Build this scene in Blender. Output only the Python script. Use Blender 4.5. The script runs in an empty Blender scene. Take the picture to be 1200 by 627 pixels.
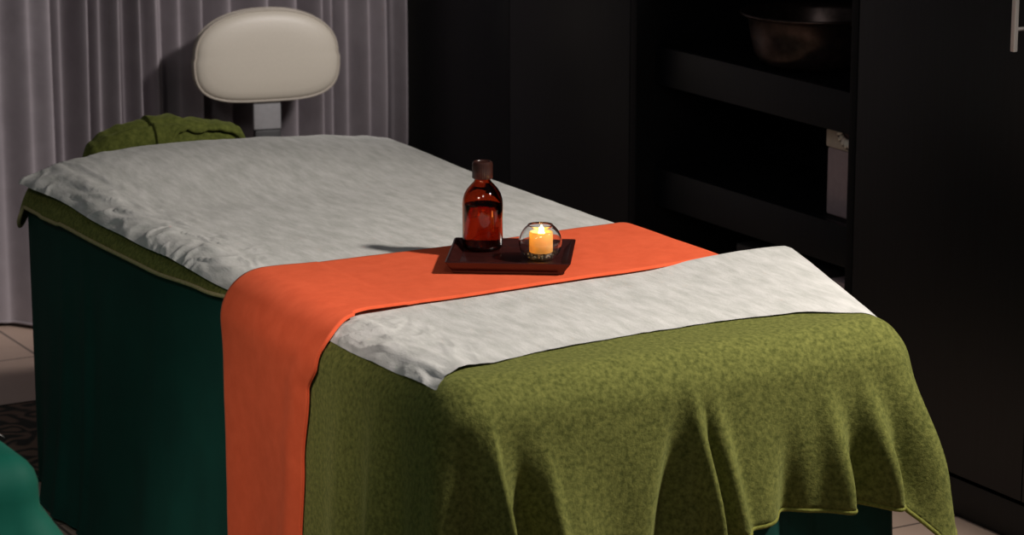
import bpy, bmesh, math, random
import numpy as np
from mathutils import Vector, noise, Matrix

random.seed(7)
PI = math.pi
S = bpy.context.scene
COL = S.collection

# ------------------------------------------------------------------ camera
cam_d = bpy.data.cameras.new('camera')
cam = bpy.data.objects.new('camera', cam_d)
COL.objects.link(cam)
cam.location = (-1.99254, -3.77585, 1.89289)
cam.rotation_euler = (PI/2 - 0.2300033, 0, -0.5154803)
cam_d.sensor_width = 36.0
cam_d.lens = 97.72
cam_d.clip_end = 60
cam_d.dof.use_dof = True
cam_d.dof.focus_distance = 5.15
cam_d.dof.aperture_fstop = 7.1
S.camera = cam

# ------------------------------------------------------------------ world, lights, exposure
w = bpy.data.worlds.new('world')
S.world = w
w.use_nodes = True
w.node_tree.nodes['Background'].inputs[0].default_value = (0.85, 0.9, 1.0, 1)
w.node_tree.nodes['Background'].inputs[1].default_value = 0.035

def area(name, loc, target, size, power, col):
    l = bpy.data.lights.new(name, 'AREA')
    l.shape = 'DISK'
    l.size = size
    l.energy = power
    l.color = col
    o = bpy.data.objects.new(name, l)
    COL.objects.link(o)
    o.location = loc
    d = Vector(target) - Vector(loc)
    o.rotation_euler = d.to_track_quat('-Z', 'Y').to_euler()
    return o

def spot(name, loc, target, angle, blend, size, power, col):
    l = bpy.data.lights.new(name, 'SPOT')
    l.spot_size = math.radians(angle)
    l.spot_blend = blend
    l.shadow_soft_size = size
    l.energy = power
    l.color = col
    o = bpy.data.objects.new(name, l)
    COL.objects.link(o)
    o.location = loc
    d = Vector(target) - Vector(loc)
    o.rotation_euler = d.to_track_quat('-Z', 'Y').to_euler()
    return o

spot('bed_spot', (1.62, -0.80, 2.4), (0.50, 0.45, 0.55), 66, 0.8, 0.10, 330, (1.0, 0.93, 0.85))
spot('curtain_spot', (1.50, -0.10, 2.45), (0.70, 3.25, 1.02), 40, 0.65, 0.10, 430, (1.0, 0.94, 0.92))
spot('runner_fill', (-1.5, -0.9, 2.4), (0.0, 0.66, 0.33), 17.5, 0.9, 0.12, 165, (1.0, 0.82, 0.74))  # unseen light added to brighten the hanging end of the runner
spot('side_bed_fill', (-1.6, -1.9, 2.5), (-0.95, -0.35, 0.6), 30, 0.8, 0.15, 62, (1.0, 0.95, 0.9))  # no known fixture, added to lift the near left bed
spot('left_fill', (-1.9, -1.0, 2.5), (0.25, 1.45, 0.5), 40, 0.8, 0.25, 48, (1.0, 0.95, 0.9))  # added fill for the dim left side of the main bed
area('soft_fill', (-0.5, -1.3, 2.55), (-0.1, 0.2, 0.5), 0.5, 6, (0.95, 0.97, 1.0))  # weak general fill added to lift the cabinets, not a real fixture

S.view_settings.view_transform = 'Standard'
S.view_settings.look = 'None'
S.view_settings.gamma = 1.0
S.view_settings.use_curve_mapping = False
S.view_settings.exposure = 0.0
S.cycles.use_denoising = True

# ------------------------------------------------------------------ materials
def new_mat(name):
    m = bpy.data.materials.new(name)
    m.use_nodes = True
    nt = m.node_tree
    return m, nt, nt.nodes['Principled BSDF']

def coord(nt, scale=(1, 1, 1)):
    tc = nt.nodes.new('ShaderNodeTexCoord')
    mp = nt.nodes.new('ShaderNodeMapping')
    mp.inputs['Scale'].default_value = scale
    nt.links.new(tc.outputs['Object'], mp.inputs['Vector'])
    return mp.outputs['Vector']

def noise_tex(nt, vec, scale, detail=4, rough=0.6):
    n = nt.nodes.new('ShaderNodeTexNoise')
    n.inputs['Scale'].default_value = scale
    n.inputs['Detail'].default_value = detail
    n.inputs['Roughness'].default_value = rough
    nt.links.new(vec, n.inputs['Vector'])
    return n.outputs['Fac']

def ramp(nt, fac, stops):
    r = nt.nodes.new('ShaderNodeValToRGB')
    el = r.color_ramp.elements
    while len(el) < len(stops):
        el.new(0.5)
    for e, (p, c) in zip(el, stops):
        e.position = p
        e.color = (*c, 1)
    nt.links.new(fac, r.inputs['Fac'])
    return r.outputs['Color']

def bump(nt, fac, strength, dist, prev=None):
    b = nt.nodes.new('ShaderNodeBump')
    b.inputs['Strength'].default_value = strength
    b.inputs['Distance'].default_value = dist
    nt.links.new(fac, b.inputs['Height'])
    if prev is not None:
        nt.links.new(prev, b.inputs['Normal'])
    return b.outputs['Normal']

def plain(name, col, rough=0.5, metal=0.0, grain=None, spec=None, coat=0.0):
    m, nt, b = new_mat(name)
    b.inputs['Base Color'].default_value = (*col, 1)
    b.inputs['Roughness'].default_value = rough
    b.inputs['Metallic'].default_value = metal
    if spec is not None:
        b.inputs['Specular IOR Level'].default_value = spec
    b.inputs['Coat Weight'].default_value = coat
    if grain:
        sc, scale, amt, st = grain
        v = coord(nt, sc)
        f = noise_tex(nt, v, scale)
        lo = tuple(c*(1-amt) for c in col)
        hi = tuple(min(1, c*(1+amt)) for c in col)
        nt.links.new(ramp(nt, f, [(0.3, lo), (0.7, hi)]), b.inputs['Base Color'])
        if st:
            nt.links.new(bump(nt, f, st, 0.002), b.inputs['Normal'])
    return m

def cloth_mat(name, dark, light, scale, fine, rough=0.9, sheen=0.0, sheen_tint=None, st=0.5, spec=0.2, stretch=(1, 1, 1), dist=0.003):
    m, nt, b = new_mat(name)
    v = coord(nt, stretch)
    f = noise_tex(nt, v, scale, 5, 0.62)
    nt.links.new(ramp(nt, f, [(0.33, dark), (0.67, light)]), b.inputs['Base Color'])
    g = noise_tex(nt, coord(nt), fine, 3, 0.7)
    n1 = bump(nt, f, st, dist)
    n2 = bump(nt, g, st, dist*0.5, n1)
    nt.links.new(n2, b.inputs['Normal'])
    b.inputs['Roughness'].default_value = rough
    b.inputs['Specular IOR Level'].default_value = spec
    b.inputs['Sheen Weight'].default_value = sheen
    b.inputs['Sheen Roughness'].default_value = 0.4
    if sheen_tint:
        b.inputs['Sheen Tint'].default_value = (*sheen_tint, 1)
    return m

M = {}
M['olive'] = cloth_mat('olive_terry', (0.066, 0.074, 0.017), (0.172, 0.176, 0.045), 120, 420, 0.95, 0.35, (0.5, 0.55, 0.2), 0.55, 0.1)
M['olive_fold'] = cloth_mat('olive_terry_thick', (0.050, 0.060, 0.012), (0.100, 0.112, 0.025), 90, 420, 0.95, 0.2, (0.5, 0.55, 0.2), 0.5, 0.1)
M['olive_hem'] = cloth_mat('olive_hem', (0.12, 0.125, 0.024), (0.20, 0.20, 0.045), 200, 600, 0.9, 0.2, (0.5, 0.55, 0.2), 0.3, 0.1)
M['trim'] = cloth_mat('beige_trim', (0.30, 0.26, 0.12), (0.44, 0.37, 0.19), 200, 600, 0.85, 0, None, 0.3, 0.2)
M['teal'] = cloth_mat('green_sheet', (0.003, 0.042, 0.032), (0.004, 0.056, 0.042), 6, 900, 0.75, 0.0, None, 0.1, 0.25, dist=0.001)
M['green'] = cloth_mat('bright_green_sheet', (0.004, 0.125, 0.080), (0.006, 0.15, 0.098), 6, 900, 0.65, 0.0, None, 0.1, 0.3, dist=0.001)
M['orange'] = cloth_mat('orange_fabric', (0.65, 0.094, 0.034), (0.72, 0.112, 0.043), 30, 700, 0.85, 0.08, (1.0, 0.5, 0.35), 0.22, 0.15, dist=0.0015)
M['paper'] = cloth_mat('nonwoven_paper', (0.43, 0.43, 0.405), (0.57, 0.56, 0.54), 52, 240, 0.85, 0, None, 0.42, 0.2, stretch=(1.0, 0.28, 1.0), dist=0.004)
M['curtain'] = cloth_mat('mauve_curtain', (0.235, 0.205, 0.218), (0.275, 0.242, 0.256), 12, 500, 0.75, 0.1, (0.8, 0.75, 0.8), 0.1, 0.25, dist=0.001)
M['black_wood'] = plain('black_wood', (0.0042, 0.0052, 0.0068), 0.45, 0, ((40, 40, 1.6), 3.0, 0.35, 0.12), 0.32)
M['black_in'] = plain('black_wood_inside', (0.0030, 0.0034, 0.0042), 0.6, 0, ((1.6, 30, 30), 3.0, 0.3, 0.1), 0.2)
M['cream'] = plain('cream_leatherette', (0.43, 0.39, 0.325), 0.45, 0, ((1, 1, 1), 260, 0.03, 0.15), 0.4)
M['piping'] = plain('cream_piping', (0.33, 0.29, 0.24), 0.5)
M['steel'] = plain('brushed_steel', (0.72, 0.66, 0.61), 0.36, 0.35, ((60, 60, 2), 3, 0.08, 0.05))
M['greymetal'] = plain('grey_metal', (0.22, 0.215, 0.22), 0.45, 0.2, ((1, 1, 1), 60, 0.06, 0.05))
M['blackplastic'] = plain('black_plastic', (0.012, 0.012, 0.012), 0.5, 0, ((1, 1, 1), 80, 0.1, 0.05))
M['tray'] = plain('dark_red_wood', (0.030, 0.0065, 0.0055), 0.28, 0, ((3, 30, 30), 4, 0.4, 0.06), 0.5, 0.3)
M['cap'] = plain('dark_brown_cap', (0.030, 0.010, 0.007), 0.3, 0, ((1, 1, 1), 120, 0.1, 0.05), 0.6)
M['mattress'] = plain('mattress_vinyl', (0.35, 0.32, 0.28), 0.5, 0, ((1, 1, 1), 90, 0.05, 0.1))
M['bedwood'] = plain('bed_frame_wood', (0.16, 0.09, 0.045), 0.5, 0, ((2, 30, 30), 4, 0.3, 0.1))
M['darkmetal'] = plain('dark_metal', (0.085, 0.058, 0.050), 0.34, 0.8, ((1, 1, 1), 45, 0.35, 0.08))  # dark metal; reddish tint puts the orange reflection into the colour
M['mauve_box'] = plain('mauve_card', (0.44, 0.34, 0.36), 0.7, 0, ((1, 1, 1), 60, 0.06, 0.05))
M['beige_box'] = plain('beige_card', (0.62, 0.53, 0.43), 0.7, 0, ((1, 1, 1), 60, 0.06, 0.05))
M['grey_box'] = plain('dark_grey_card', (0.03, 0.028, 0.028), 0.6, 0, ((1, 1, 1), 60, 0.1, 0.05))
M['shell'] = plain('pearly_shell', (0.90, 0.85, 0.76), 0.25, 0.0, ((1, 1, 1), 90, 0.15, 0.05))
M['darkred'] = plain('dark_red_lacquer', (0.035, 0.008, 0.008), 0.35, 0, ((1, 1, 1), 80, 0.2, 0.05))
M['wall'] = plain('wall_paint', (0.30, 0.27, 0.25), 0.85, 0, ((1, 1, 1), 90, 0.04, 0.08))
M['wick'] = plain('charred_wick', (0.01, 0.008, 0.006), 0.9, 0, ((1, 1, 1), 300, 0.3, 0.1))
M['pebble'] = plain('pebbles', (0.22, 0.20, 0.14), 0.3, 0, ((1, 1, 1), 150, 0.6, 0.1), 0.5)

def glass(name, col, rough, ior, dens=0.0, dcol=(1, 1, 1)):
    m, nt, b = new_mat(name)
    b.inputs['Base Color'].default_value = (*col, 1)
    b.inputs['Roughness'].default_value = rough
    b.inputs['IOR'].default_value = ior
    b.inputs['Transmission Weight'].default_value = 1.0
    v = coord(nt)
    f = noise_tex(nt, v, 35, 2, 0.5)
    nt.links.new(bump(nt, f, 0.03, 0.001), b.inputs['Normal'])
    return m
M['glass'] = glass('clear_glass', (1, 1, 1), 0.0, 1.45)
M['amber'] = glass('amber_glass', (0.60, 0.15, 0.04), 0.0, 1.45)
M['oil'] = glass('massage_oil', (0.74, 0.35, 0.16), 0.0, 1.44)

def wax_mat():
    m, nt, b = new_mat('candle_wax')
    b.inputs['Base Color'].default_value = (0.95, 0.80, 0.44, 1)
    b.inputs['Roughness'].default_value = 0.45
    tr = nt.nodes.new('ShaderNodeBsdfTranslucent')
    tr.inputs['Color'].default_value = (1.0, 0.71, 0.20, 1)
    mx = nt.nodes.new('ShaderNodeMixShader')
    mx.inputs[0].default_value = 0.55
    nt.links.new(b.outputs[0], mx.inputs[1])
    nt.links.new(tr.outputs[0], mx.inputs[2])
    nt.links.new(mx.outputs[0], nt.nodes['Material Output'].inputs['Surface'])
    f = noise_tex(nt, coord(nt), 60, 3)
    nt.links.new(bump(nt, f, 0.15, 0.001), b.inputs['Normal'])
    return m
M['wax'] = wax_mat()

def flame_mat():
    m, nt, b = new_mat('flame')
    b.inputs['Base Color'].default_value = (1, 0.8, 0.3, 1)
    b.inputs['Emission Color'].default_value = (1.0, 0.62, 0.18, 1)
    b.inputs['Emission Strength'].default_value = 34
    return m
M['flame'] = flame_mat()

def tile_mat():
    m, nt, b = new_mat('floor_tiles')
    tc = nt.nodes.new('ShaderNodeTexCoord')
    mp = nt.nodes.new('ShaderNodeMapping')
    mp.inputs['Location'].default_value = (-0.405, -2.985, 0)
    nt.links.new(tc.outputs['Object'], mp.inputs['Vector'])
    br = nt.nodes.new('ShaderNodeTexBrick')
    br.offset = 0.0
    br.inputs['Scale'].default_value = 1.0
    br.inputs['Brick Width'].default_value = 0.45
    br.inputs['Row Height'].default_value = 0.45
    br.inputs['Mortar Size'].default_value = 0.004
    br.inputs['Mortar Smooth'].default_value = 0.2
    br.inputs['Color1'].default_value = (0.46, 0.335, 0.265, 1)
    br.inputs['Color2'].default_value = (0.44, 0.32, 0.255, 1)
    br.inputs['Mortar'].default_value = (0.13, 0.10, 0.085, 1)
    nt.links.new(mp.outputs['Vector'], br.inputs['Vector'])
    f = noise_tex(nt, coord(nt), 9, 5)
    mx = nt.nodes.new('ShaderNodeMix')
    mx.data_type = 'RGBA'
    mx.blend_type = 'MULTIPLY'
    mx.inputs[0].default_value = 0.35
    nt.links.new(br.outputs['Color'], mx.inputs[6])
    nt.links.new(ramp(nt, f, [(0.3, (0.75, 0.74, 0.73)), (0.7, (1, 1, 1))]), mx.inputs[7])
    nt.links.new(mx.outputs[2], b.inputs['Base Color'])
    b.inputs['Roughness'].default_value = 0.5
    return m
M['tile'] = tile_mat()

def rug_mat():
    m, nt, b = new_mat('patterned_rug')
    v = coord(nt, (1, 1, 1))
    f = noise_tex(nt, v, 8.5, 1.5, 0.5)
    D, B = (0.016, 0.018, 0.013), (0.17, 0.105, 0.072)
    nt.links.new(ramp(nt, f, [(0.36, B), (0.39, D), (0.43, D), (0.46, B), (0.50, B), (0.53, D), (0.57, D), (0.60, B)]), b.inputs['Base Color'])
    g = noise_tex(nt, v, 300, 2)
    nt.links.new(bump(nt, g, 0.6, 0.004), b.inputs['Normal'])
    b.inputs['Roughness'].default_value = 0.95
    return m
M['rug'] = rug_mat()

# ------------------------------------------------------------------ helpers
def link_mesh(name, verts, faces, mat, parent=None, smooth=True):
    me = bpy.data.meshes.new(name)
    me.from_pydata([tuple(v) for v in verts], [], faces)
    me.update()
    o = bpy.data.objects.new(name, me)
    COL.objects.link(o)
    me.materials.append(mat)
    if smooth:
        for p in me.polygons:
            p.use_smooth = True
    if parent:
        o.parent = parent
    return o

def from_bm(name, bm, mat, parent=None, smooth=True, angle=None):
    bmesh.ops.recalc_face_normals(bm, faces=bm.faces)
    me = bpy.data.meshes.new(name)
    bm.to_mesh(me)
    bm.free()
    me.materials.append(mat)
    for p in me.polygons:
        p.use_smooth = smooth
    o = bpy.data.objects.new(name, me)
    COL.objects.link(o)
    if parent:
        o.parent = parent
    if angle:
        me.set_sharp_from_angle(angle=math.radians(angle))
    return o

def tag(o, label=None, cat=None, group=None, kind=None):
    if label: o['label'] = label
    if cat: o['category'] = cat
    if group: o['group'] = group
    if kind: o['kind'] = kind
    return o

def empty(name, loc, rz=0.0):
    o = bpy.data.objects.new(name, None)
    COL.objects.link(o)
    o.location = loc
    o.rotation_euler = (0, 0, rz)
    o.empty_display_size = 0.05
    return o

def add_box(bm, lo, hi, bev=0.0, seg=2):
    r = bmesh.ops.create_cube(bm, size=1.0)
    vs = r['verts']
    for v in vs:
        v.co = Vector(((lo[i]+hi[i])/2 + v.co[i]*(hi[i]-lo[i]) for i in range(3)))
    if bev > 0:
        es = list({e for v in vs for e in v.link_edges})
        bmesh.ops.bevel(bm, geom=es, offset=bev, segments=seg, profile=0.6, affect='EDGES')
    return bm

def box_obj(name, lo, hi, mat, parent=None, bev=0.002, seg=2):
    bm = bmesh.new()
    add_box(bm, lo, hi, bev, seg)
    return from_bm(name, bm, mat, parent, True, 35)

def lathe(profile, n=48, center=(0, 0, 0), closed=False, ribs=None):
    """profile: list of (r, z). returns bmesh"""
    bm = bmesh.new()
    rings = []
    for (r, z) in profile:
        if r < 1e-6:
            rings.append([bm.verts.new((center[0], center[1], center[2]+z))])
        else:
            ring = []
            for k in range(n):
                a = 2*PI*k/n
                rr = r
                if ribs and ribs[1] <= z <= ribs[2]:
                    rr = r*(1 + ribs[3]*math.cos(ribs[0]*a))
                ring.append(bm.verts.new((center[0]+rr*math.cos(a), center[1]+rr*math.sin(a), center[2]+z)))
            rings.append(ring)
    pairs = list(zip(rings, rings[1:]))
    if closed:
        pairs.append((rings[-1], rings[0]))
    for A, B in pairs:
        for k in range(n):
            k2 = (k+1) % n
            if len(A) == 1 and len(B) == 1:
                continue
            if len(A) == 1:
                bm.faces.new((A[0], B[k2], B[k]))
            elif len(B) == 1:
                bm.faces.new((A[k], A[k2], B[0]))
            else:
                bm.faces.new((A[k], A[k2], B[k2], B[k]))
    return bm

def add_tube(bm, pts, r, n=10, closed=False, flat=1.0):
    pts = [Vector(p) for p in pts]
    rings = []
    m = len(pts)
    prev = None
    for i, p in enumerate(pts):
        if closed:
            t = (pts[(i+1) % m] - pts[i-1])
        else:
            t = pts[min(i+1, m-1)] - pts[max(i-1, 0)]
        t.normalize()
        if prev is None:
            ref = Vector((0, 0, 1)) if abs(t.z) < 0.9 else Vector((1, 0, 0))
            a = t.cross(ref).normalized()
        else:
            a = (prev - t*prev.dot(t)).normalized()
        prev = a
        b = t.cross(a)
        rr = r[i] if isinstance(r, (list, tuple)) else r
        rings.append([bm.verts.new(p + a*rr*math.cos(2*PI*k/n) + b*rr*flat*math.sin(2*PI*k/n)) for k in range(n)])
    rng = range(m) if closed else range(m-1)
    for i in rng:
        A, B = rings[i], rings[(i+1) % m]
        for k in range(n):
            bm.faces.new((A[k], A[(k+1) % n], B[(k+1) % n], B[k]))
    if not closed:
        bm.faces.new(rings[0][::-1])
        bm.faces.new(rings[-1])
    return bm

def sstep(a, b, x):
    if a == b:
        return 1.0 if x >= a else 0.0
    t = min(1.0, max(0.0, (x-a)/(b-a)))
    return t*t*(3-2*t)

def interp(x, pts):
    if x <= pts[0][0]: return pts[0][1]
    for (x0, y0), (x1, y1) in zip(pts, pts[1:]):
        if x <= x1:
            t = (x-x0)/(x1-x0)
            t = t*t*(3-2*t)
            return y0+(y1-y0)*t
    return pts[-1][1]

def solidify(o, th, offset=1.0):
    md = o.modifiers.new('thickness', 'SOLIDIFY')
    md.thickness = th
    md.offset = offset
    return md

# ------------------------------------------------------------------ the room
def struct(o):
    o['kind'] = 'structure'
    return o

struct(box_obj('floor', (-3.2, -2.2, -0.05), (2.3, 3.6, 0.0), M['tile'], None, 0))
struct(box_obj('wall_back', (-3.2, 3.45, 0.0), (2.3, 3.55, 2.7), M['wall'], None, 0))
struct(box_obj('wall_right', (2.10, -2.2, 0.0), (2.2, 3.45, 2.7), M['wall'], None, 0))

# ------------------------------------------------------------------ cabinets along the right wall
XF = 1.66            # front plane of the doors
XB = 2.09
HC = 2.30

def wardrobe(name, label, y0, y1, seams, handles):
    root = empty(name, (XB, (y0+y1)/2, 0))
    tag(root, label, 'cabinet')
    L = lambda x, y, z: (x-XB, y-(y0+y1)/2, z)
    box_obj('body', L(XF+0.02, y0, 0.085), L(XB, y1, HC), M['black_wood'], root, 0.0015)
    box_obj('plinth', L(XF+0.008, y0, 0.0), L(XB, y1, 0.083), M['black_wood'], root, 0.001)
    ys = [y0] + seams + [y1]
    hs = list(handles)
    for a, b in zip(ys, ys[1:]):
        d = box_obj('door', L(XF, a+0.0015, 0.095), L(XF+0.019, b-0.0015, HC-0.01), M['black_wood'], root, 0.001)
        for (hy, z0, z1) in [h for h in hs if a < h[0] < b]:
            bm = bmesh.new()
            add_box(bm, L(XF-0.044, hy-0.006, z0), L(XF-0.034, hy+0.006, z1), 0.002)
            for zz in (z0+0.045, z1-0.045):
                add_tube(bm, [L(XF-0.036, hy, zz), L(XF+0.001, hy, zz)], 0.004, 10)
            h = from_bm('handle', bm, M['steel'], d, True, 35)
            h['label'] = 'brushed steel bar handle'
    return root

wardrobe('wardrobe', 'tall black wood wardrobe with two plain doors beside the curtain', 2.072, 3.30, [2.685], [])
wardrobe('cupboard', 'tall black wood cupboard with steel bar handle at the foot of the bed', -0.14, 1.125, [0.516], [(0.553, 1.04, 1.41)])

# open shelf unit between them
sy0, sy1 = 1.127, 2.070
root = empty('shelf_unit', (XB, (sy0+sy1)/2, 0))
tag(root, 'open black shelf unit with two thick shelves between wardrobe and cupboard', 'shelf unit')
L = lambda x, y, z: (x-XB, y-(sy0+sy1)/2, z)
box_obj('side_panel', L(XF, sy0, 0.0), L(XB, sy0+0.025, HC), M['black_in'], root, 0.001)
box_obj('side_panel', L(XF, sy1-0.028, 0.0), L(XB, sy1, HC), M['black_in'], root, 0.001)
box_obj('back_panel', L(2.055, sy0+0.025, 0.0), L(XB, sy1-0.028, HC), M['black_in'], root, 0)
box_obj('top_panel', L(XF, sy0+0.025, HC-0.03), L(2.055, sy1-0.028, HC), M['black_in'], root, 0.001)
box_obj('bottom_panel', L(1.715, sy0+0.025, 0.0), L(2.055, sy1-0.028, 0.09), M['black_in'], root, 0.001)
for zt in (0.541, 0.850):
    sh = box_obj('shelf', L(1.735, sy0+0.025, zt-0.025), L(2.055, sy1-0.028, zt), M['black_in'], root, 0.0)
    box_obj('fascia', L(1.715, sy0+0.025, zt-0.096), L(1.735, sy1-0.028, zt), M['black_wood'], sh, 0.001)
sh = box_obj('shelf', L(1.735, sy0+0.025, 1.30), L(2.055, sy1-0.028, 1.325), M['black_in'], root, 0.0)
box_obj('fascia', L(1.715, sy0+0.025, 1.23), L(1.735, sy1-0.028, 1.325), M['black_wood'], sh, 0.001)

# dark metal basin on the upper shelf
bx, by, bz = 1.866, 1.565, 0.8505
prof = [(0, 0.0), (0.090, 0.0), (0.106, 0.004), (0.124, 0.017), (0.135, 0.036), (0.144, 0.075), (0.150, 0.118),
        (0.160, 0.124), (0.167, 0.128), (0.168, 0.131), (0.164, 0.133), (0.150, 0.128), (0.144, 0.118), (0.138, 0.075),
        (0.128, 0.038), (0.117, 0.021), (0.095, 0.008), (0, 0.008)]
b = from_bm('basin', lathe([(r*1.10, z) for r, z in prof], 64), M['darkmetal'])
b.location = (bx, by, bz)
tag(b, 'dark metal basin with a flat rim on the upper shelf', 'basin')

# boxes on the shelves
root = empty('gift_box', (1.760, 1.275, 0.5415))
tag(root, 'mauve box with beige lid on the middle shelf, beside the black cupboard', 'box')
box_obj('body', (0, -0.092, 0.0), (0.17, 0.092, 0.158), M['mauve_box'], root, 0.006, 3)
box_obj('lid', (-0.003, -0.095, 0.159), (0.173, 0.095, 0.225), M['beige_box'], root, 0.005, 3)['label'] = 'beige lid'
bm = bmesh.new()
n = 18
for k in range(n):
    a = 2*PI*k/n
    m4 = (Matrix.Translation((-0.006, 0.0325*math.cos(a), 0.0325*math.sin(a))) @ Matrix.Rotation(a, 4, 'X')
          @ Matrix.Diagonal((0.0055, 0.0125, 0.0050, 1)))
    bmesh.ops.create_uvsphere(bm, u_segments=12, v_segments=8, radius=1.0, matrix=m4)
orn = empty('shell_ornament', (1.7565, 1.277, 0.753))
tag(orn, 'round ornament ringed with pearly shells on the front of the mauve box', 'ornament')
from_bm('shell_ring', bm, M['shell'], orn)
bm = lathe([(0, 0), (0.045, 0), (0.047, 0.002), (0.045, 0.0045), (0.016, 0.005), (0.013, 0.009), (0, 0.010)], 40)
bmesh.ops.rotate(bm, verts=bm.verts, matrix=Matrix.Rotation(-PI/2, 3, 'Y'))
from_bm('backing_disc', bm, M['darkred'], orn)['label'] = 'dark red disc behind the shells'
bm = bmesh.new()
bmesh.ops.create_uvsphere(bm, u_segments=12, v_segments=8, radius=0.004, matrix=Matrix.Translation((-0.012, 0, 0)))
from_bm('center_bead', bm, M['shell'], orn)

root = empty('storage_box', (1.75, 1.256, 0.0905))
tag(root, 'dim mauve box on the bottom panel of the shelf unit', 'box')
box_obj('body', (0, -0.073, 0.0), (0.2, 0.073, 0.25), M['mauve_box'], root, 0.006, 3)
box_obj('lid', (-0.003, -0.076, 0.251), (0.203, 0.076, 0.305), M['mauve_box'], root, 0.005, 3)
root = empty('storage_crate', (1.75, 1.54, 0.0905))
tag(root, 'dark grey lidded crate under the lowest shelf, behind the orange runner', 'crate')
box_obj('body', (0, -0.17, 0.0), (0.27, 0.17, 0.27), M['grey_box'], root, 0.008, 3)
box_obj('lid', (-0.004, -0.174, 0.271), (0.274, 0.174, 0.315), M['grey_box'], root, 0.006, 3)

# ------------------------------------------------------------------ curtain
def curtain():
    # (position along the rail in metres, depth towards the room)
    X = lambda px: 0.434 + px*0.002534
    knots = [(-420, .3), (-395, 0.9), (-370, .2), (-340, .85), (-310, .15), (-280, .9), (-250, .1), (-215, .9), (-185, .2), (-150, .95),
             (-120, .1), (-85, .9), (-55, .15), (-22, .25), (5, .45), (26, .80), (42, 1.0), (54, .55), (64, .05), (76, .35), (89, .85), (96, .5), (103, .1), (113, .55), (122, .95),
             (129, .5), (136, .12), (142, .5), (149, .9), (155, .5), (163, 0.0), (170, .3), (178, .62), (186, .5), (198, .05), (210, .45),
             (222, .85), (229, .5), (240, .0), (262, .7), (280, .1), (300, .8), (318, .1), (338, .7), (352, .2), (364, .85), (372, .4), (382, .15),
             (392, .5), (400, .1), (410, .5), (419, .9), (427, .5), (434, .55), (443, .85), (451, .35), (457, .15), (461, .6), (466, .9), (470, .6)]
    N = 1500
    x0, x1 = X(-420), X(470)
    nz = 40
    verts, faces = [], []
    kn = [(X(a), d) for a, d in knots]
    for j in range(nz+1):
        z = 0.012 + (2.40-0.012)*j/nz
        for i in range(N+1):
            x = x0 + (x1-x0)*i/N
            xx = x + 0.006*noise.noise((x*5, z*0.7, 3))
            d = interp(xx, kn)
            amp = 0.20*(1 + 0.12*noise.noise((x*4, z*0.8, 0)))
            y = 3.400 - amp*d
            y += 0.006*noise.noise((x*9, z*2.0, 7))
            # lean the ridges to the right so each fold laps over the next one
            verts.append((x + 0.016*(d-0.5), y, z))
    for j in range(nz):
        for i in range(N):
            a = j*(N+1)+i
            faces.append((a, a+1, a+N+2, a+N+1))
    o = link_mesh('curtain', verts, faces, M['curtain'])
    tag(o, 'floor length mauve grey pleated curtain behind the stool', 'curtain')
    # stitched hem at the bottom
    pts = [verts[i] for i in range(0, N+1, 3)]
    bm = bmesh.new()
    add_tube(bm, [(p[0], p[1], p[2]+0.003) for p in pts], 0.004, 6)
    from_bm('hem', bm, M['curtain'], o)
    return o
curtain()

# ------------------------------------------------------------------ rug behind the bed
def rug():
    bm = bmesh.new()
    add_box(bm, (-0.5, -0.3, 0.0), (0.5, 0.3, 0.010), 0.004, 2)
    o = from_bm('rug', bm, M['rug'], None, True, 40)
    o.location = (-0.02, 2.245, 0.0)
    bm = bmesh.new()
    add_tube(bm, [(-0.5, -0.3, .006), (0.5, -0.3, .006), (0.5, 0.3, .006), (-0.5, 0.3, .006)], 0.006, 8, True)
    from_bm('border', bm, M['wick'], o)['label'] = 'black bound edge'
    tag(o, 'brown rug with black swirling pattern on the floor tiles', 'rug')
rug()

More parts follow.
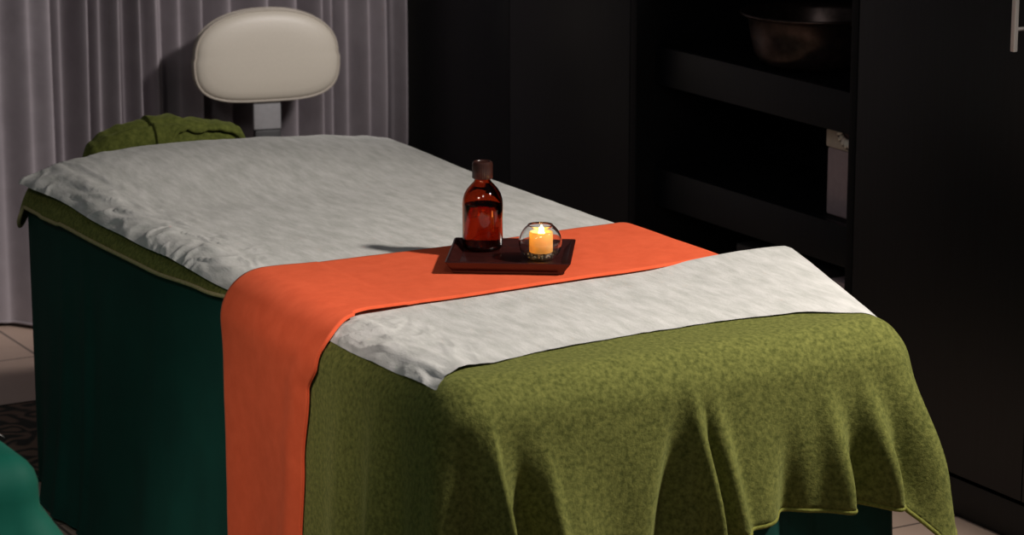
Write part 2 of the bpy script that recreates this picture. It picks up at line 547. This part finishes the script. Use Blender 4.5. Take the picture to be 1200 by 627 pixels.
# ------------------------------------------------------------------ stool with backrest
def stool():
    root = empty('stool', (1.064, 2.85, 0.0), -0.20)
    tag(root, 'wheeled stool with rounded cream backrest before the curtain', 'stool')
    # backrest: rounded D-shaped cushion, flatter at the bottom
    cx, cz, hw, hh = 0.0, 0.740, 0.194, 0.122
    yb = 0.215
    bm = bmesh.new()
    def outline(k, n, grow=0.0):
        a = 2*PI*k/n
        c, s = math.cos(a), math.sin(a)
        e = 2.25 if s > 0 else 3.6
        r = (abs(c)**e + abs(s)**e)**(-1/e)
        wx = hw*(1.0 + 0.02*(s < 0))
        return Vector((r*c*(wx+grow), 0, r*s*(hh+grow)))
    n = 72
    prof = [(-0.006, 0.0), (0.0, 0.004), (0.002, 0.012), (0.002, 0.030), (0.0, 0.040), (-0.004, 0.047), (-0.012, 0.053), (-0.028, 0.058), (-0.06, 0.062), (-0.095, 0.063)]
    rings = []
    for g, dep in prof:
        ring = []
        for k in range(n):
            p = outline(k, n, g)
            ring.append(bm.verts.new((p.x, yb-dep, cz+p.z)))
        rings.append(ring)
    for A, B in zip(rings, rings[1:]):
        for k in range(n):
            bm.faces.new((A[k], A[(k+1) % n], B[(k+1) % n], B[k]))
    bm.faces.new(rings[0][::-1])
    cv = bm.verts.new((0, yb-0.0635, cz))
    for k in range(n):
        bm.faces.new((rings[-1][k], rings[-1][(k+1) % n], cv))
    back = from_bm('backrest', bm, M['cream'], root)
    back['label'] = 'cream leatherette backrest'
    bm = bmesh.new()
    add_tube(bm, [Vector((p.x, yb-0.041, cz+p.z)) for p in [outline(k, n, 0.0015) for k in range(n)]], 0.0032, 8, True)
    from_bm('piping', bm, M['piping'], back)
    bm = bmesh.new()
    add_tube(bm, [Vector((p.x, yb-0.010, cz+p.z)) for p in [outline(k, n, 0.0015) for k in range(n)]], 0.0032, 8, True)
    from_bm('piping', bm, M['piping'], back)
    # back bar
    bm = bmesh.new()
    add_box(bm, (-0.038, 0.185, 0.535), (0.038, 0.203, 0.66), 0.004)
    from_bm('back_bar', bm, M['greymetal'], root, True, 35)['label'] = 'grey metal bar under the backrest'
    bm = bmesh.new()
    add_box(bm, (-0.036, 0.180, 0.40), (0.036, 0.208, 0.534), 0.005)
    add_box(bm, (-0.034, -0.05, 0.395), (0.034, 0.208, 0.412), 0.004)
    from_bm('bracket', bm, M['blackplastic'], root, True, 35)['label'] = 'black bracket'
    from_bm('seat', lathe([(0, 0.412), (0.165, 0.412), (0.182, 0.422), (0.188, 0.442), (0.184, 0.465), (0.168, 0.482), (0.12, 0.490), (0, 0.492)], 56), M['cream'], root)
    from_bm('gas_lift', lathe([(0, 0.11), (0.026, 0.11), (0.026, 0.28), (0.016, 0.285), (0.016, 0.396), (0, 0.396)], 28), M['steel'], root, True, 35)
    bm = bmesh.new()
    for k in range(5):
        a = 2*PI*k/5 + 0.3
        d = Vector((math.cos(a), math.sin(a), 0))
        add_tube(bm, [d*0.01+Vector((0, 0, 0.115)), d*0.12+Vector((0, 0, 0.10)), d*0.235+Vector((0, 0, 0.075))], [0.022, 0.018, 0.013], 10)
    from_bm('base', bm, M['steel'], root)
    for k in range(5):
        a = 2*PI*k/5 + 0.3
        d = Vector((math.cos(a), math.sin(a), 0))
        bm = bmesh.new()
        t = Vector((-d.y, d.x, 0))
        for s in (-1, 1):
            p = d*0.235 + t*(0.009*s) + Vector((0, 0, 0.0275))
            add_tube(bm, [p-t*0.007, p+t*0.007], 0.027, 20)
        add_tube(bm, [d*0.235+Vector((0, 0, 0.03)), d*0.235+Vector((0, 0, 0.078))], 0.007, 10)
        from_bm('caster', bm, M['blackplastic'], root, True, 35)
stool()

# ------------------------------------------------------------------ the massage bed and what lies on it
R = 0.06
Z0 = 0.688

class Form:
    """rounded box top: inner rectangle plus a quarter-round edge, used by every cloth"""
    def __init__(s, x0, x1, y0, y1, z0, r, head=True):
        s.ix0, s.ix1, s.iy0, s.iy1 = x0+r, x1-r, y0+r, y1-r
        s.z0, s.r, s.head = z0, r, head
    def warp(s, p):
        if not s.head:
            return p
        x, y, z = p
        u = (x-0.46)/0.465
        g = 0.10*max(0.0, 1-abs(u)**3)
        y2 = y + g*sstep(1.35, 1.88, y)
        b = interp(x, [(-.01, .0), (.03, .012), (.08, .026), (.13, .036), (.19, .044), (.29, .050), (.41, .048), (.53, .043), (.71, .034), (.81, .023), (.88, .012), (.93, .0)])
        bell = sstep(1.40, 1.84, y2)*(1-sstep(1.88, 1.955, y2))
        return (x, y2, z + b*bell*(1.0 if z > s.z0-0.05 else 0.0))
    def at(s, bx, by, dx, dy, e, off, push=0.0):
        a = min(e/s.r, PI/2)
        out = (s.r+off)*math.sin(a) + push
        z = s.z0 - s.r + (s.r+off)*math.cos(a) - max(0.0, e-s.r*PI/2)
        return (bx+dx*out, by+dy*out, z)
    def pt(s, x, t, off, push=0.0):
        bx = min(max(x, s.ix0), s.ix1)
        by = min(max(t, s.iy0), s.iy1)
        a, b = x-bx, t-by
        e = math.hypot(a, b)
        if e < 1e-9:
            return (bx, by, s.z0+off)
        return s.at(bx, by, a/e, b/e, e, off, push)

BED = Form(0.018, 0.925, -0.030, 1.965, Z0, R)

def drape(form, name, mat, off, emax, fold, t_top=None, rings=26, nx=60, ny=110, parent=None, hem_r=0.0, hem_mat=None, hem_name='hem', hem_lift=0.0, jitter=0.0):
    """cloth over the form: flat top grid plus a hanging border.  t_top: cloth ends there (open towards the head)"""
    f = form
    yt = f.iy1 if t_top is None else t_top
    xs = [f.ix0 + (f.ix1-f.ix0)*i/nx for i in range(nx+1)]
    ys = [f.iy0 + (yt-f.iy0)*j/ny for j in range(ny+1)]
    V, F, idx = [], [], {}
    def put(p):
        V.append(f.warp(p))
        return len(V)-1
    for j, y in enumerate(ys):
        for i, x in enumerate(xs):
            h = jitter*noise.noise((x*9, y*9, off*100))
            idx[i, j] = put((x, y, f.z0+off+h))
    for j in range(ny):
        for i in range(nx):
            F.append((idx[i, j], idx[i+1, j], idx[i+1, j+1], idx[i, j+1]))
    # path along the border, going left side (head to foot), foot, right side
    path = []
    na = 14
    for j in range(ny, 0, -1):
        path.append((idx[0, j], f.ix0, ys[j], -1.0, 0.0))
    for k in range(na+1):
        a = PI + (PI/2)*k/na
        path.append((idx[0, 0], f.ix0, f.iy0, math.cos(a), math.sin(a)))
    for i in range(1, nx):
        path.append((idx[i, 0], xs[i], f.iy0, 0.0, -1.0))
    for k in range(na+1):
        a = 1.5*PI + (PI/2)*k/na
        path.append((idx[nx, 0], f.ix1, f.iy0, math.cos(a), math.sin(a)))
    for j in range(1, ny+1):
        path.append((idx[nx, j], f.ix1, ys[j], 1.0, 0.0))
    closed = t_top is None
    if closed:
        for k in range(1, na+1):
            a = (PI/2)*k/na
            path.append((idx[nx, ny], f.ix1, f.iy1, math.cos(a), math.sin(a)))
        for i in range(nx-1, 0, -1):
            path.append((idx[i, ny], xs[i], f.iy1, 0.0, 1.0))
        for k in range(0, na):
            a = PI/2 + (PI/2)*k/na
            path.append((idx[0, ny], f.ix0, f.iy1, math.cos(a), math.sin(a)))
    cols = []
    for (vi, bx, by, dx, dy) in path:
        E = emax(bx, by, dx, dy)
        col = [vi]
        for q in range(1, rings+1):
            e = E*(q/rings)
            if E > 0.15:   # more rings in the rounded part
                tq = q/rings
                e = E*(0.42*tq + 0.58*tq*tq)
            p0 = f.at(bx, by, dx, dy, e, off)
            push = fold(bx, by, dx, dy, p0[2])
            p = f.at(bx, by, dx, dy, e, off, push)
            col.append(put((p[0], p[1], max(p[2], 0.010))))
        cols.append(col)
    m = len(cols)
    for c in range(m if closed else m-1):
        A, B = cols[c], cols[(c+1) % m]
        for q in range(rings):
            q4 = []
            for v in (A[q], A[q+1], B[q+1], B[q]):
                if v not in q4:
                    q4.append(v)
            if len(q4) > 2:
                F.append(tuple(q4))
    o = link_mesh(name, V, F, mat, parent)
    hem = [Vector(V[c[-1]]) for c in cols]
    if hem_r:
        bm = bmesh.new()
        add_tube(bm, [h + Vector((0, 0, hem_lift)) for h in hem], hem_r, 8, closed)
        h = from_bm(hem_name, bm, hem_mat or mat, o)
    return o, hem

def gauss(x, c, s):
    return math.exp(-((x-c)/s)**2)

# bed itself (under the cloths)
bed = empty('massage_bed', (0.458, 0.94, 0.0))
tag(bed, 'padded massage bed dressed in green sheet, towels and white paper', 'bed')
box_obj('mattress', (-0.405, -0.905, 0.545), (0.405, 0.895, 0.672), M['mattress'], bed, 0.04, 5)
box_obj('frame', (-0.38, -0.87, 0.465), (0.38, 0.87, 0.540), M['bedwood'], bed, 0.006)
for sx in (-1, 1):
    for s_ in (-1, 1):
        bm = bmesh.new()
        add_box(bm, (sx*0.34-0.03, s_*0.80-0.03, 0.0), (sx*0.34+0.03, s_*0.80+0.03, 0.464), 0.006)
        from_bm('leg', bm, M['bedwood'], bed, True, 35)

# green sheet to the floor
def sk_fold(bx, by, dx, dy, z):
    d = max(0.0, Z0-R-z)
    v = 0.0
    if dx < -0.5:
        v += d*(0.020*gauss(by, 1.72-0.1*d, 0.022) + 0.024*gauss(by, 1.60-0.12*d, 0.018) - 0.018*gauss(by, 1.54, 0.03)
                + 0.012*gauss(by, 1.2, 0.05) + 0.012*gauss(by, 0.95, 0.04) + 0.010*noise.noise((by*5, 0, 1)))
        v += 0.15*d*d*(1-sstep(1.76, 1.90, by))*sstep(0.85, 1.1, by) - 0.004
    if dy < -0.5:
        v += d*(0.05*gauss(bx, 0.72, 0.016) - 0.04*gauss(bx, 0.76, 0.02) + 0.045*gauss(bx, 0.655, 0.03) + 0.03*math.sin(bx*24))
        v -= 0.006
    if dx > 0.5 or dy > 0.5:
        v += d*0.015*math.sin((bx+by)*30)
    return v
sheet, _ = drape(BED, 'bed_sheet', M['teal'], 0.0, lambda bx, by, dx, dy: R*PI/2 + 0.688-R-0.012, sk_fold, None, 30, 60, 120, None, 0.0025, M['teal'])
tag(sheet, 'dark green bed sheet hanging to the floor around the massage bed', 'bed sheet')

# thin olive sheet whose trimmed edge shows below the paper
def ov_e(bx, by, dx, dy):
    if dx < -0.99 and by < 1.8:
        return interp(by, [(0.5, 0.050), (0.77, 0.056), (0.95, 0.070), (1.2, 0.081), (1.6, 0.084), (1.9, 0.088)])
    e = 0.085
    if dx < -0.05 and dy > 0.05:
        e = 0.085 + 0.055*(2*abs(dx*dy))
    if dy < -0.5:
        e = 0.03
    if dx > 0.5:
        e = 0.06
    return e
def ov_f(bx, by, dx, dy, z):
    v = 0.004
    if dx < -0.05:
        v += 0.012*sstep(0.66, 0.60, z)
    return v
ov, hem = drape(BED, 'bed_towel', M['olive'], 0.005, ov_e, ov_f, None, 12, 60, 120, None, 0.0)
tag(ov, 'olive towel covering the bed under the paper, its trimmed edge showing at left', 'towel')
bm = bmesh.new()
add_tube(bm, [h+Vector((0, 0, 0.001)) for h in hem], 0.0042, 8, True)
from_bm('trim', bm, M['trim'], ov)['label'] = 'beige woven trim'

# olive blanket towel over the foot end
FOLDS = [  # s at z=.65, s at z=.40, width, amplitude, height where it starts
    (-0.018, -0.008, 0.010, 0.016, 0.68), (0.022, 0.036, 0.024, -0.026, 0.67), (0.076, 0.092, 0.011, 0.032, 0.672), (0.122, 0.145, 0.026, -0.026, 0.64), (0.172, 0.195, 0.014, 0.014, 0.62),
    (0.20, 0.225, 0.040, 0.012, 0.60), (0.30, 0.31, 0.05, -0.008, 0.60),
    (0.440, 0.408, 0.024, -0.030, 0.655), (0.463, 0.487, 0.013, 0.036, 0.665), (0.482, 0.511, 0.007, -0.018, 0.64), (0.502, 0.538, 0.016, 0.026, 0.66),
    (0.590, 0.60, 0.03, 0.010, 0.60), (0.655, 0.658, 0.022, -0.032, 0.585), (0.727, 0.762, 0.020, 0.032, 0.64), (0.781, 0.788, 0.016, -0.030, 0.59),
    (0.805, 0.862, 0.019, 0.036, 0.645), (0.885, 0.893, 0.020, -0.034, 0.60), (0.915, 0.955, 0.030, 0.040, 0.645)]
def ft_fold(bx, by, dx, dy, z):
    v = 0.006
    d = max(0.0, Z0-0.02-z)
    if dy < -0.02:
        s = bx + dx*(R+0.045)
        wgt = abs(dy)**1.5
        tz = (0.65-z)/0.25
        for (s0, s1, wd, am, zs) in FOLDS:
            c = s0 + (s1-s0)*tz
            g = sstep(zs, zs-0.24, z)
            wd2 = wd*(0.8+(0.35 if s0 < 0.55 else 0.65)*min(1.5, max(0, tz)))
            v += (1.75 if s0 < 0.2 else 1.35 if s0 < 0.7 else 1.5)*wgt*am*g*gauss(s, c, wd2)
        v += wgt*0.10*d
    if dx < -0.02:
        wgt = dx*dx
        v += wgt*(1-sstep(0.30, 0.45, by))*d*(0.025 + 0.03*math.sin(by*38+z*2)*sstep(0.02, 0.15, by) + 0.035*gauss(by, 0.20, 0.03) - 0.03*gauss(by, 0.12, 0.03))
    if dx > 0.02:
        wgt = dx*dx
        v += wgt*d*(0.045 + 0.05*math.sin(by*40))
    # corner flare
    c = abs(dx*dy)*2
    if dy < 0 and dx > 0:
        v += 0.12*c*d
    elif dy < 0 and dx < 0:
        v += 0.05*c*d
    return v
def ft_e(bx, by, dx, dy):
    def foot(x):
        z = interp(x, [(0.0, 0.37), (0.36, 0.375), (0.487, 0.384), (0.565, 0.392), (0.66, 0.398), (0.76, 0.398), (0.88, 0.386)])
        return R*PI/2 + Z0 - R - z
    left, right = 0.50, 0.32
    if dy < -0.999: return foot(bx)
    if dx < -0.999: return left
    if dx > 0.999: return right
    fe = foot(bx)
    se = left if dx < 0 else right
    # corner of a square cloth hangs lower
    e = min(fe/max(1e-3, abs(dy)), se/max(1e-3, abs(dx)))
    lim = max(fe, se)*1.28
    return min(e, lim)
ft, _ = drape(BED, 'foot_towel', M['olive'], 0.0105, ft_e, ft_fold, 0.66, 44, 220, 60, None, 0.0042, M['olive_hem'], 'hem', 0.0, 0.0012)
solidify(ft, 0.004, 0.0)
tag(ft, 'olive plush towel hanging in folds over the foot end of the bed', 'towel')

# white paper sheet
def paper():
    ns, nt_ = 230, 420
    V, F = [], []
    foot = [(-0.02, 0.024), (0.020, 0.026), (0.055, 0.044), (0.119, 0.062), (0.265, 0.092), (0.45, 0.108), (0.602, 0.114), (0.76, 0.098), (0.90, 0.038), (1.0, 0.0)]
    off = 0.0165
    for j in range(nt_+1):
        v = j/nt_
        for i in range(ns+1):
            u = i/ns
            tl = v*1.90
            # left and right edges in cloth coordinates
            sl = BED.ix0 - (0.052 - 0.004*(1-sstep(0.02, 0.16, tl)) + 0.004*noise.noise((tl*5, 2, 0)))
            sr = BED.ix1 + 0.052 + 0.004*noise.noise((tl*7, 9, 0))
            s = sl + (sr-sl)*u
            t0 = interp(min(max(s, 0.0), 0.95), foot) + 0.004*noise.noise((s*14, 0, 4))
            t = t0 + (1.895-t0)*v
            under = sstep(0.38, 0.44, t)*(1-sstep(0.86, 0.92, t))
            free = 1-under
            edge = math.exp(-((s-0.05)/0.085)**2)
            # crinkles
            n1 = noise.noise((s*11, t*3.2, 1.3))
            n2 = noise.noise((s*30+n1*2.0, t*16+n1*3, 4.1))
            n3 = 1-abs(noise.noise((s*22+n2, t*13+n1*2, 8.8)))*2
            h = 0.0016*(n1+0.6) + 0.0009*(n2+0.6)
            ridge = max(0.0, n3)
            h += edge*(0.0068*ridge**2*(0.5+0.5*noise.noise((s*5, t*4.3, 6)) + 0.25) + 0.003*(n2+0.7))
            h = max(0.0, h)*(0.15+0.85*free)
            p = BED.pt(s, t, off + h - 0.0028*(1-sstep(0.004, 0.05, v)))
            p = BED.warp(p)
            x, y, z = p
            # right edge by the foot stands off the bed, flat and stiff
            fl = sstep(0.70, 0.92, s)*min(1, max(0, (t-0.03)/0.44))*(1-sstep(0.492, 0.52, t))
            x += 0.105*fl*sstep(0.80, 0.92, s)
            z = z + (Z0+off+0.020-z)*fl*0.85
            tip = sstep(0.86, 1.0, v)*(1-sstep(0.0, 0.05, u))
            x -= 0.022*tip
            z += 0.006*tip
            V.append((x, y, z))
    for j in range(nt_):
        for i in range(ns):
            a = j*(ns+1)+i
            F.append((a, a+1, a+ns+2, a+ns+1))
    o = link_mesh('paper_sheet', V, F, M['paper'])
    tag(o, 'crinkled white disposable paper sheet laid along the bed top', 'paper sheet')
paper()

# orange runner
def runner():
    off = 0.0205
    top = BED.ix1-BED.ix0
    eL, eR = 0.655, 0.17
    ns, nw = 260, 60
    V, F = [], []
    for i in range(ns+1):
        q = -eL + (top+eL+eR)*i/ns      # distance from the inner left edge
        s = BED.ix0 + q
        if q >= 0:
            tn = interp(s, [(0.05, 0.432), (0.12, 0.452), (0.235, 0.466), (0.6, 0.482), (0.95, 0.505)])
            tf = interp(s, [(0.05, 0.826), (0.46, 0.828), (0.95, 0.850)])
        else:
            e = -q
            tn = interp(e, [(0.0, 0.425), (0.05, 0.405), (0.085, 0.412), (0.14, 0.446), (0.28, 0.474), (0.46, 0.494), (0.7, 0.500)])
            tf = 0.824 - 0.014*sstep(0.03, 0.15, e)
        for k in range(nw+1):
            w_ = k/nw
            t = tn + (tf-tn)*w_
            hang = max(0.0, -q-0.02)
            push = 0.0
            if q < 0:
                push = 0.002*sstep(0.0, 0.10, hang) + 0.004*math.sin(w_*PI) * sstep(0, .1, hang)
                push += hang*(0.012*math.sin(w_*7+0.5) - 0.014)
                push += 0.007*gauss(w_, 0.12, 0.10)*sstep(0.02, 0.12, hang)
            elif s > BED.ix1:
                push = 0.006
            lift = 0.0010*noise.noise((s*6, t*6, 2)) + 0.0006*noise.noise((s*16, t*16, 5)) + 0.0012
            if q < 0.12:
                lift += 0.004*gauss(q, 0.02, 0.09)
            p = BED.pt(s, t, off+lift, push)
            V.append(BED.warp(p))
    for i in range(ns):
        for k in range(nw):
            a = i*(nw+1)+k
            F.append((a, a+nw+1, a+nw+2, a+1))
    o = link_mesh('table_runner', V, F, M['orange'])
    solidify(o, 0.0035, 1.0)
    tag(o, 'orange cloth runner laid across the bed and hanging down its left side', 'runner')
    bm = bmesh.new()
    for k in (0, nw):
        add_tube(bm, [Vector(V[i*(nw+1)+k]) for i in range(ns+1)], 0.0018, 6)
    from_bm('hem', bm, M['orange'], o)
runner()

# folded olive towel bunched on the head end
def heap():
    top = [(0.0, 0.008), (0.05, 0.040), (0.14, 0.062), (0.25, 0.075), (0.38, 0.082), (0.52, 0.074), (0.66, 0.060), (0.82, 0.050), (0.93, 0.040), (1.0, 0.006)]
    n, m = 90, 44
    def surf(u, a, grow=0.0):
        H = interp(u, top)+grow
        D = 0.062*math.sqrt(max(0.0, 1-(2*u-1)**4))+grow*0.6 + 0.002
        c, s = math.cos(a), math.sin(a)
        x = -0.192 + 0.384*u
        y = D*math.copysign(abs(c)**0.8, c)
        z = H*max(0.0, s)**0.75 if s > 0 else 0.0
        wr = 0.004*noise.noise((u*9, a*1.5, 1)) + 0.0025*noise.noise((u*24, a*3, 3))
        z += wr*max(0, s)
        # crease between the two rolls
        z -= 0.010*gauss(a, 1.95+0.9*(u-0.5), 0.16)*sstep(0.05, 0.3, u)
        return Vector((x, y, max(z, 0.0)))
    bm = bmesh.new()
    rings = []
    for i in range(n+1):
        u = i/n
        rings.append([bm.verts.new(surf(u, PI*k/m)) for k in range(m+1)])
    for A, B in zip(rings, rings[1:]):
        for k in range(m):
            bm.faces.new((A[k], A[k+1], B[k+1], B[k]))
        bm.faces.new((A[0], B[0], B[m], A[m]))
    bm.faces.new(rings[0]); bm.faces.new(rings[-1][::-1])
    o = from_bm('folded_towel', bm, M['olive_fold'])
    o.location = (0.372, 1.992, Z0+0.0205)
    o.rotation_euler = (0, 0, -0.05)
    tag(o, 'green towel bunched up on the head end of the bed', 'towel')
    # upper flap with a rolled edge
    bm = bmesh.new()
    rows = []
    K = 24
    for i in range(61):
        u = 0.40 + 0.59*i/60
        a0 = interp(u, [(0.40, 3.05), (0.46, 2.85), (0.54, 2.45), (0.63, 2.14), (0.76, 2.02), (0.88, 2.10), (1.0, 2.5)])
        a1 = 0.45
        row = []
        for k in range(K+1):
            a = a0 + (a1-a0)*k/K
            row.append(surf(u, a, 0.003 + 0.010*sstep(0.40, 0.56, u)))
        rows.append(row)
    V = [p for r in rows for p in r]
    F = []
    for i in range(60):
        for k in range(K):
            a = i*(K+1)+k
            F.append((a, a+1, a+K+2, a+K+1))
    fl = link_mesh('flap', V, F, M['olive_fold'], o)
    solidify(fl, 0.010, 0.0)
    bm = bmesh.new()
    add_tube(bm, [r[0] for r in rows], 0.0062, 8)
    from_bm('hem', bm, M['olive_fold'], fl)
heap()

# ------------------------------------------------------------------ tray, bottle, candle
ZT = 0.7155
def tray():
    root = empty('serving_tray', (0.508, 0.640, ZT), math.radians(-33.5))
    tag(root, 'dark red wooden tray with raised rim on the orange runner', 'tray')
    hw, hd = 0.116, 0.106
    def rect(w_, d_, z):
        return [(-w_, -d_, z), (w_, -d_, z), (w_, d_, z), (-w_, d_, z)]
    # flared rim: outer base, outer top, top inner, inner bottom
    prof = [(-0.012, 0.0), (-0.012, 0.003), (0.0, 0.021), (-0.003, 0.0225), (-0.007, 0.022), (-0.021, 0.0075)]
    bm = bmesh.new()
    rings = []
    for g, z in prof:
        rings.append([bm.verts.new(c) for c in rect(hw+g, hd+g, z)])
    for A, B in zip(rings, rings[1:]):
        for k in range(4):
            bm.faces.new((A[k], A[(k+1) % 4], B[(k+1) % 4], B[k]))
    bm.faces.new(rings[0][::-1])
    bm.faces.new(rings[-1])
    es = [e for e in bm.edges if abs(e.verts[0].co.z-e.verts[1].co.z) > 0.002]
    bmesh.ops.bevel(bm, geom=es, offset=0.003, segments=2, affect='EDGES')
    from_bm('rim', bm, M['tray'], root, True, 30)
    box_obj('base_panel', (-hw+0.022, -hd+0.022, 0.0072), (hw-0.022, hd-0.022, 0.0082), M['tray'], root, 0.0003)
tray()

def bottle():
    root = empty('amber_bottle', (0.498, 0.733, ZT+0.0085))
    tag(root, 'amber glass bottle with ribbed brown cap standing on the tray', 'bottle')
    out = [(0, 0.002), (0.024, 0.002), (0.028, 0.0), (0.034, 0.001), (0.0375, 0.005), (0.0385, 0.012), (0.0385, 0.088), (0.0375, 0.097), (0.0345, 0.107),
           (0.0295, 0.116), (0.0225, 0.124), (0.0165, 0.130), (0.0145, 0.135), (0.0145, 0.150)]
    inn = [(0.0122, 0.150), (0.0122, 0.134), (0.0145, 0.128), (0.0205, 0.1215), (0.0275, 0.1138), (0.0322, 0.1055), (0.0350, 0.096), (0.0360, 0.088),
           (0.0360, 0.014), (0.034, 0.0075), (0.028, 0.0055), (0, 0.0065)]
    from_bm('glass_body', lathe(out+inn, 72), M['amber'], root)['label'] = 'amber glass body'
    liq = [(0, 0.0066), (0.0278, 0.0056), (0.0338, 0.0078), (0.0359, 0.0142), (0.0359, 0.086), (0.0352, 0.0865), (0, 0.0865)]
    from_bm('oil', lathe(liq, 72), M['oil'], root, True, 60)['label'] = 'oil filling two thirds of the bottle'
    cap = [(0, 0.1365), (0.0185, 0.1365), (0.0192, 0.1375), (0.0192, 0.164), (0.0185, 0.1675), (0.0165, 0.169), (0.0145, 0.1685), (0.0135, 0.167), (0, 0.1668)]
    c = from_bm('cap', lathe(cap, 144, ribs=(36, 0.1374, 0.165, 0.018)), M['cap'], root, True, 40)
    c['label'] = 'ribbed dark brown screw cap'
bottle()

def candle():
    cx, cy, cz = 0.548, 0.601, ZT+0.0085
    # round bowl, open at the top
    out, inn = [], []
    ro, zc = 0.0405, 0.0325
    for k in range(25):
        a = math.radians(-52 + (52+54)*k/24)
        out.append((ro*math.cos(a), zc + ro*math.sin(a)))
    base = [(0, 0.001), (0.020, 0.001), (0.0225, 0.0), (0.0246, 0.0005)]
    for k in range(24, -1, -1):
        a = math.radians(-52 + (52+54)*k/24)
        inn.append(((ro-0.0020)*math.cos(a), zc + (ro-0.0020)*math.sin(a)))
    rim = [(out[-1][0]-0.0003, out[-1][1]+0.0012), (out[-1][0]-0.0014, out[-1][1]+0.0010)]
    inn += [(0.018, 0.0036), (0, 0.0034)]
    g = from_bm('candle_bowl', lathe(base+out+rim+inn, 72), M['glass'])
    g.location = (cx, cy, cz)
    tag(g, 'round clear glass candle bowl on the right half of the tray', 'candle holder')
    # pebbles on the bottom of the bowl
    bm = bmesh.new()
    rnd = random.Random(3)
    for k in range(190):
        a = rnd.uniform(0, 2*PI)
        lay = rnd.choice([0, 1, 2])
        z = 0.0062 + 0.0034*lay
        rmax = math.sqrt(max(0, (ro-0.0020)**2-(z-zc)**2)) - 0.0030
        r = rmax*math.sqrt(rnd.random())
        s = rnd.uniform(0.0014, 0.0021)
        m4 = Matrix.Translation((r*math.cos(a), r*math.sin(a), z)) @ Matrix.Rotation(rnd.uniform(0, 6), 4, 'Z') @ Matrix.Diagonal((s*1.3, s, s*0.8, 1))
        bmesh.ops.create_icosphere(bm, subdivisions=1, radius=1.0, matrix=m4)
    p = from_bm('pebbles', bm, M['pebble'])
    p.location = (cx, cy, cz)
    tag(p, 'layer of small greenish pebbles in the bottom of the glass bowl', 'pebbles', kind='stuff')
    # candle
    root = empty('candle', (cx+0.001, cy-0.001, cz+0.0148))
    tag(root, 'lit pale yellow pillar candle inside the glass bowl', 'candle')
    R_, H_ = 0.0222, 0.0385
    wax = [(0, 0), (R_*0.96, 0), (R_, 0.001), (R_, H_-0.0014), (R_-0.0008, H_-0.0004), (R_-0.0018, H_), (R_-0.0030, H_-0.0008),
           (R_-0.0042, H_-0.006), (R_-0.0052, H_-0.014), (R_-0.0075, H_-0.0165), (0.003, H_-0.0170), (0, H_-0.017)]
    from_bm('wax', lathe(wax, 48), M['wax'], root)
    bm = bmesh.new()
    add_tube(bm, [(0, 0, H_-0.018), (0.0004, 0, H_-0.012), (0.0010, 0, H_-0.008)], 0.0007, 8)
    from_bm('wick', bm, M['wick'], root)['label'] = 'charred wick'
    fp = [(0, 0), (0.0032, 0.0016), (0.0054, 0.0046), (0.0060, 0.0080), (0.0051, 0.0124), (0.0034, 0.0170), (0.0015, 0.0208), (0, 0.0238)]
    fl = from_bm('flame', lathe(fp, 20, (0.0008, 0, H_-0.0110)), M['flame'], root)
    fl['label'] = 'yellow flame'
    l = bpy.data.lights.new('flame_light', 'POINT')
    l.energy = 3.0
    l.color = (1.0, 0.62, 0.25)
    l.shadow_soft_size = 0.004
    lo = bpy.data.objects.new('flame_light', l)
    COL.objects.link(lo)
    lo.parent = root
    lo.location = (0.0008, 0, H_-0.004)
candle()

# ------------------------------------------------------------------ second bed in the near left corner
B2 = Form(-1.52, -0.690, -0.125, 1.75, 0.719, 0.05, head=False)
def b2_fold(bx, by, dx, dy, z):
    d = max(0.0, 0.64-z)
    v = 0.0
    if dy < -0.1:
        v += min(d, 0.30)*abs(dy)*(0.16 + 0.10*math.sin(bx*34+1.2) + 0.05*math.sin(bx*71))
    if dx > 0.05:
        v += min(d, 0.20)*dx*(0.66 + 0.05*math.sin(by*30))
    if dx < -0.05:
        v += d*abs(dx)*(0.05 + 0.04*math.sin(by*30))
    return v
bed2 = empty('side_bed', (-1.096, 0.79, 0.0))
tag(bed2, 'second massage bed under a bright green sheet in the near left corner', 'bed')
box_obj('mattress', (-0.36, -0.90, 0.545), (0.36, 0.90, 0.672), M['mattress'], bed2, 0.04, 5)
box_obj('frame', (-0.34, -0.86, 0.465), (0.34, 0.86, 0.540), M['bedwood'], bed2, 0.006)
for sx in (-1, 1):
    for s_ in (-1, 1):
        bm = bmesh.new()
        add_box(bm, (sx*0.30-0.03, s_*0.80-0.03, 0.0), (sx*0.30+0.03, s_*0.80+0.03, 0.464), 0.006)
        from_bm('leg', bm, M['bedwood'], bed2, True, 35)
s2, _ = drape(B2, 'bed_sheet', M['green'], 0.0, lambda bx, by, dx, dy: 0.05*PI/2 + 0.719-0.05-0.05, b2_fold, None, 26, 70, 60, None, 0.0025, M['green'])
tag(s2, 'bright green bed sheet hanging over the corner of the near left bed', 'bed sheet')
V, F = [], []
for j in range(61):
    t = 0.035 + 1.60*j/60
    for i in range(41):
        s = -1.50 + (0.800)*i/40 + 0.003*noise.noise((t*9, 0, 0))
        p = B2.pt(s, t, 0.006 + 0.0018*(1+noise.noise((s*20, t*12, 0))))
        V.append(p)
for j in range(60):
    for i in range(40):
        a = j*41+i
        F.append((a, a+1, a+42, a+41))
p2 = link_mesh('paper_sheet', V, F, M['paper'])
tag(p2, 'white paper sheet on the bright green bed at the left edge', 'paper sheet')
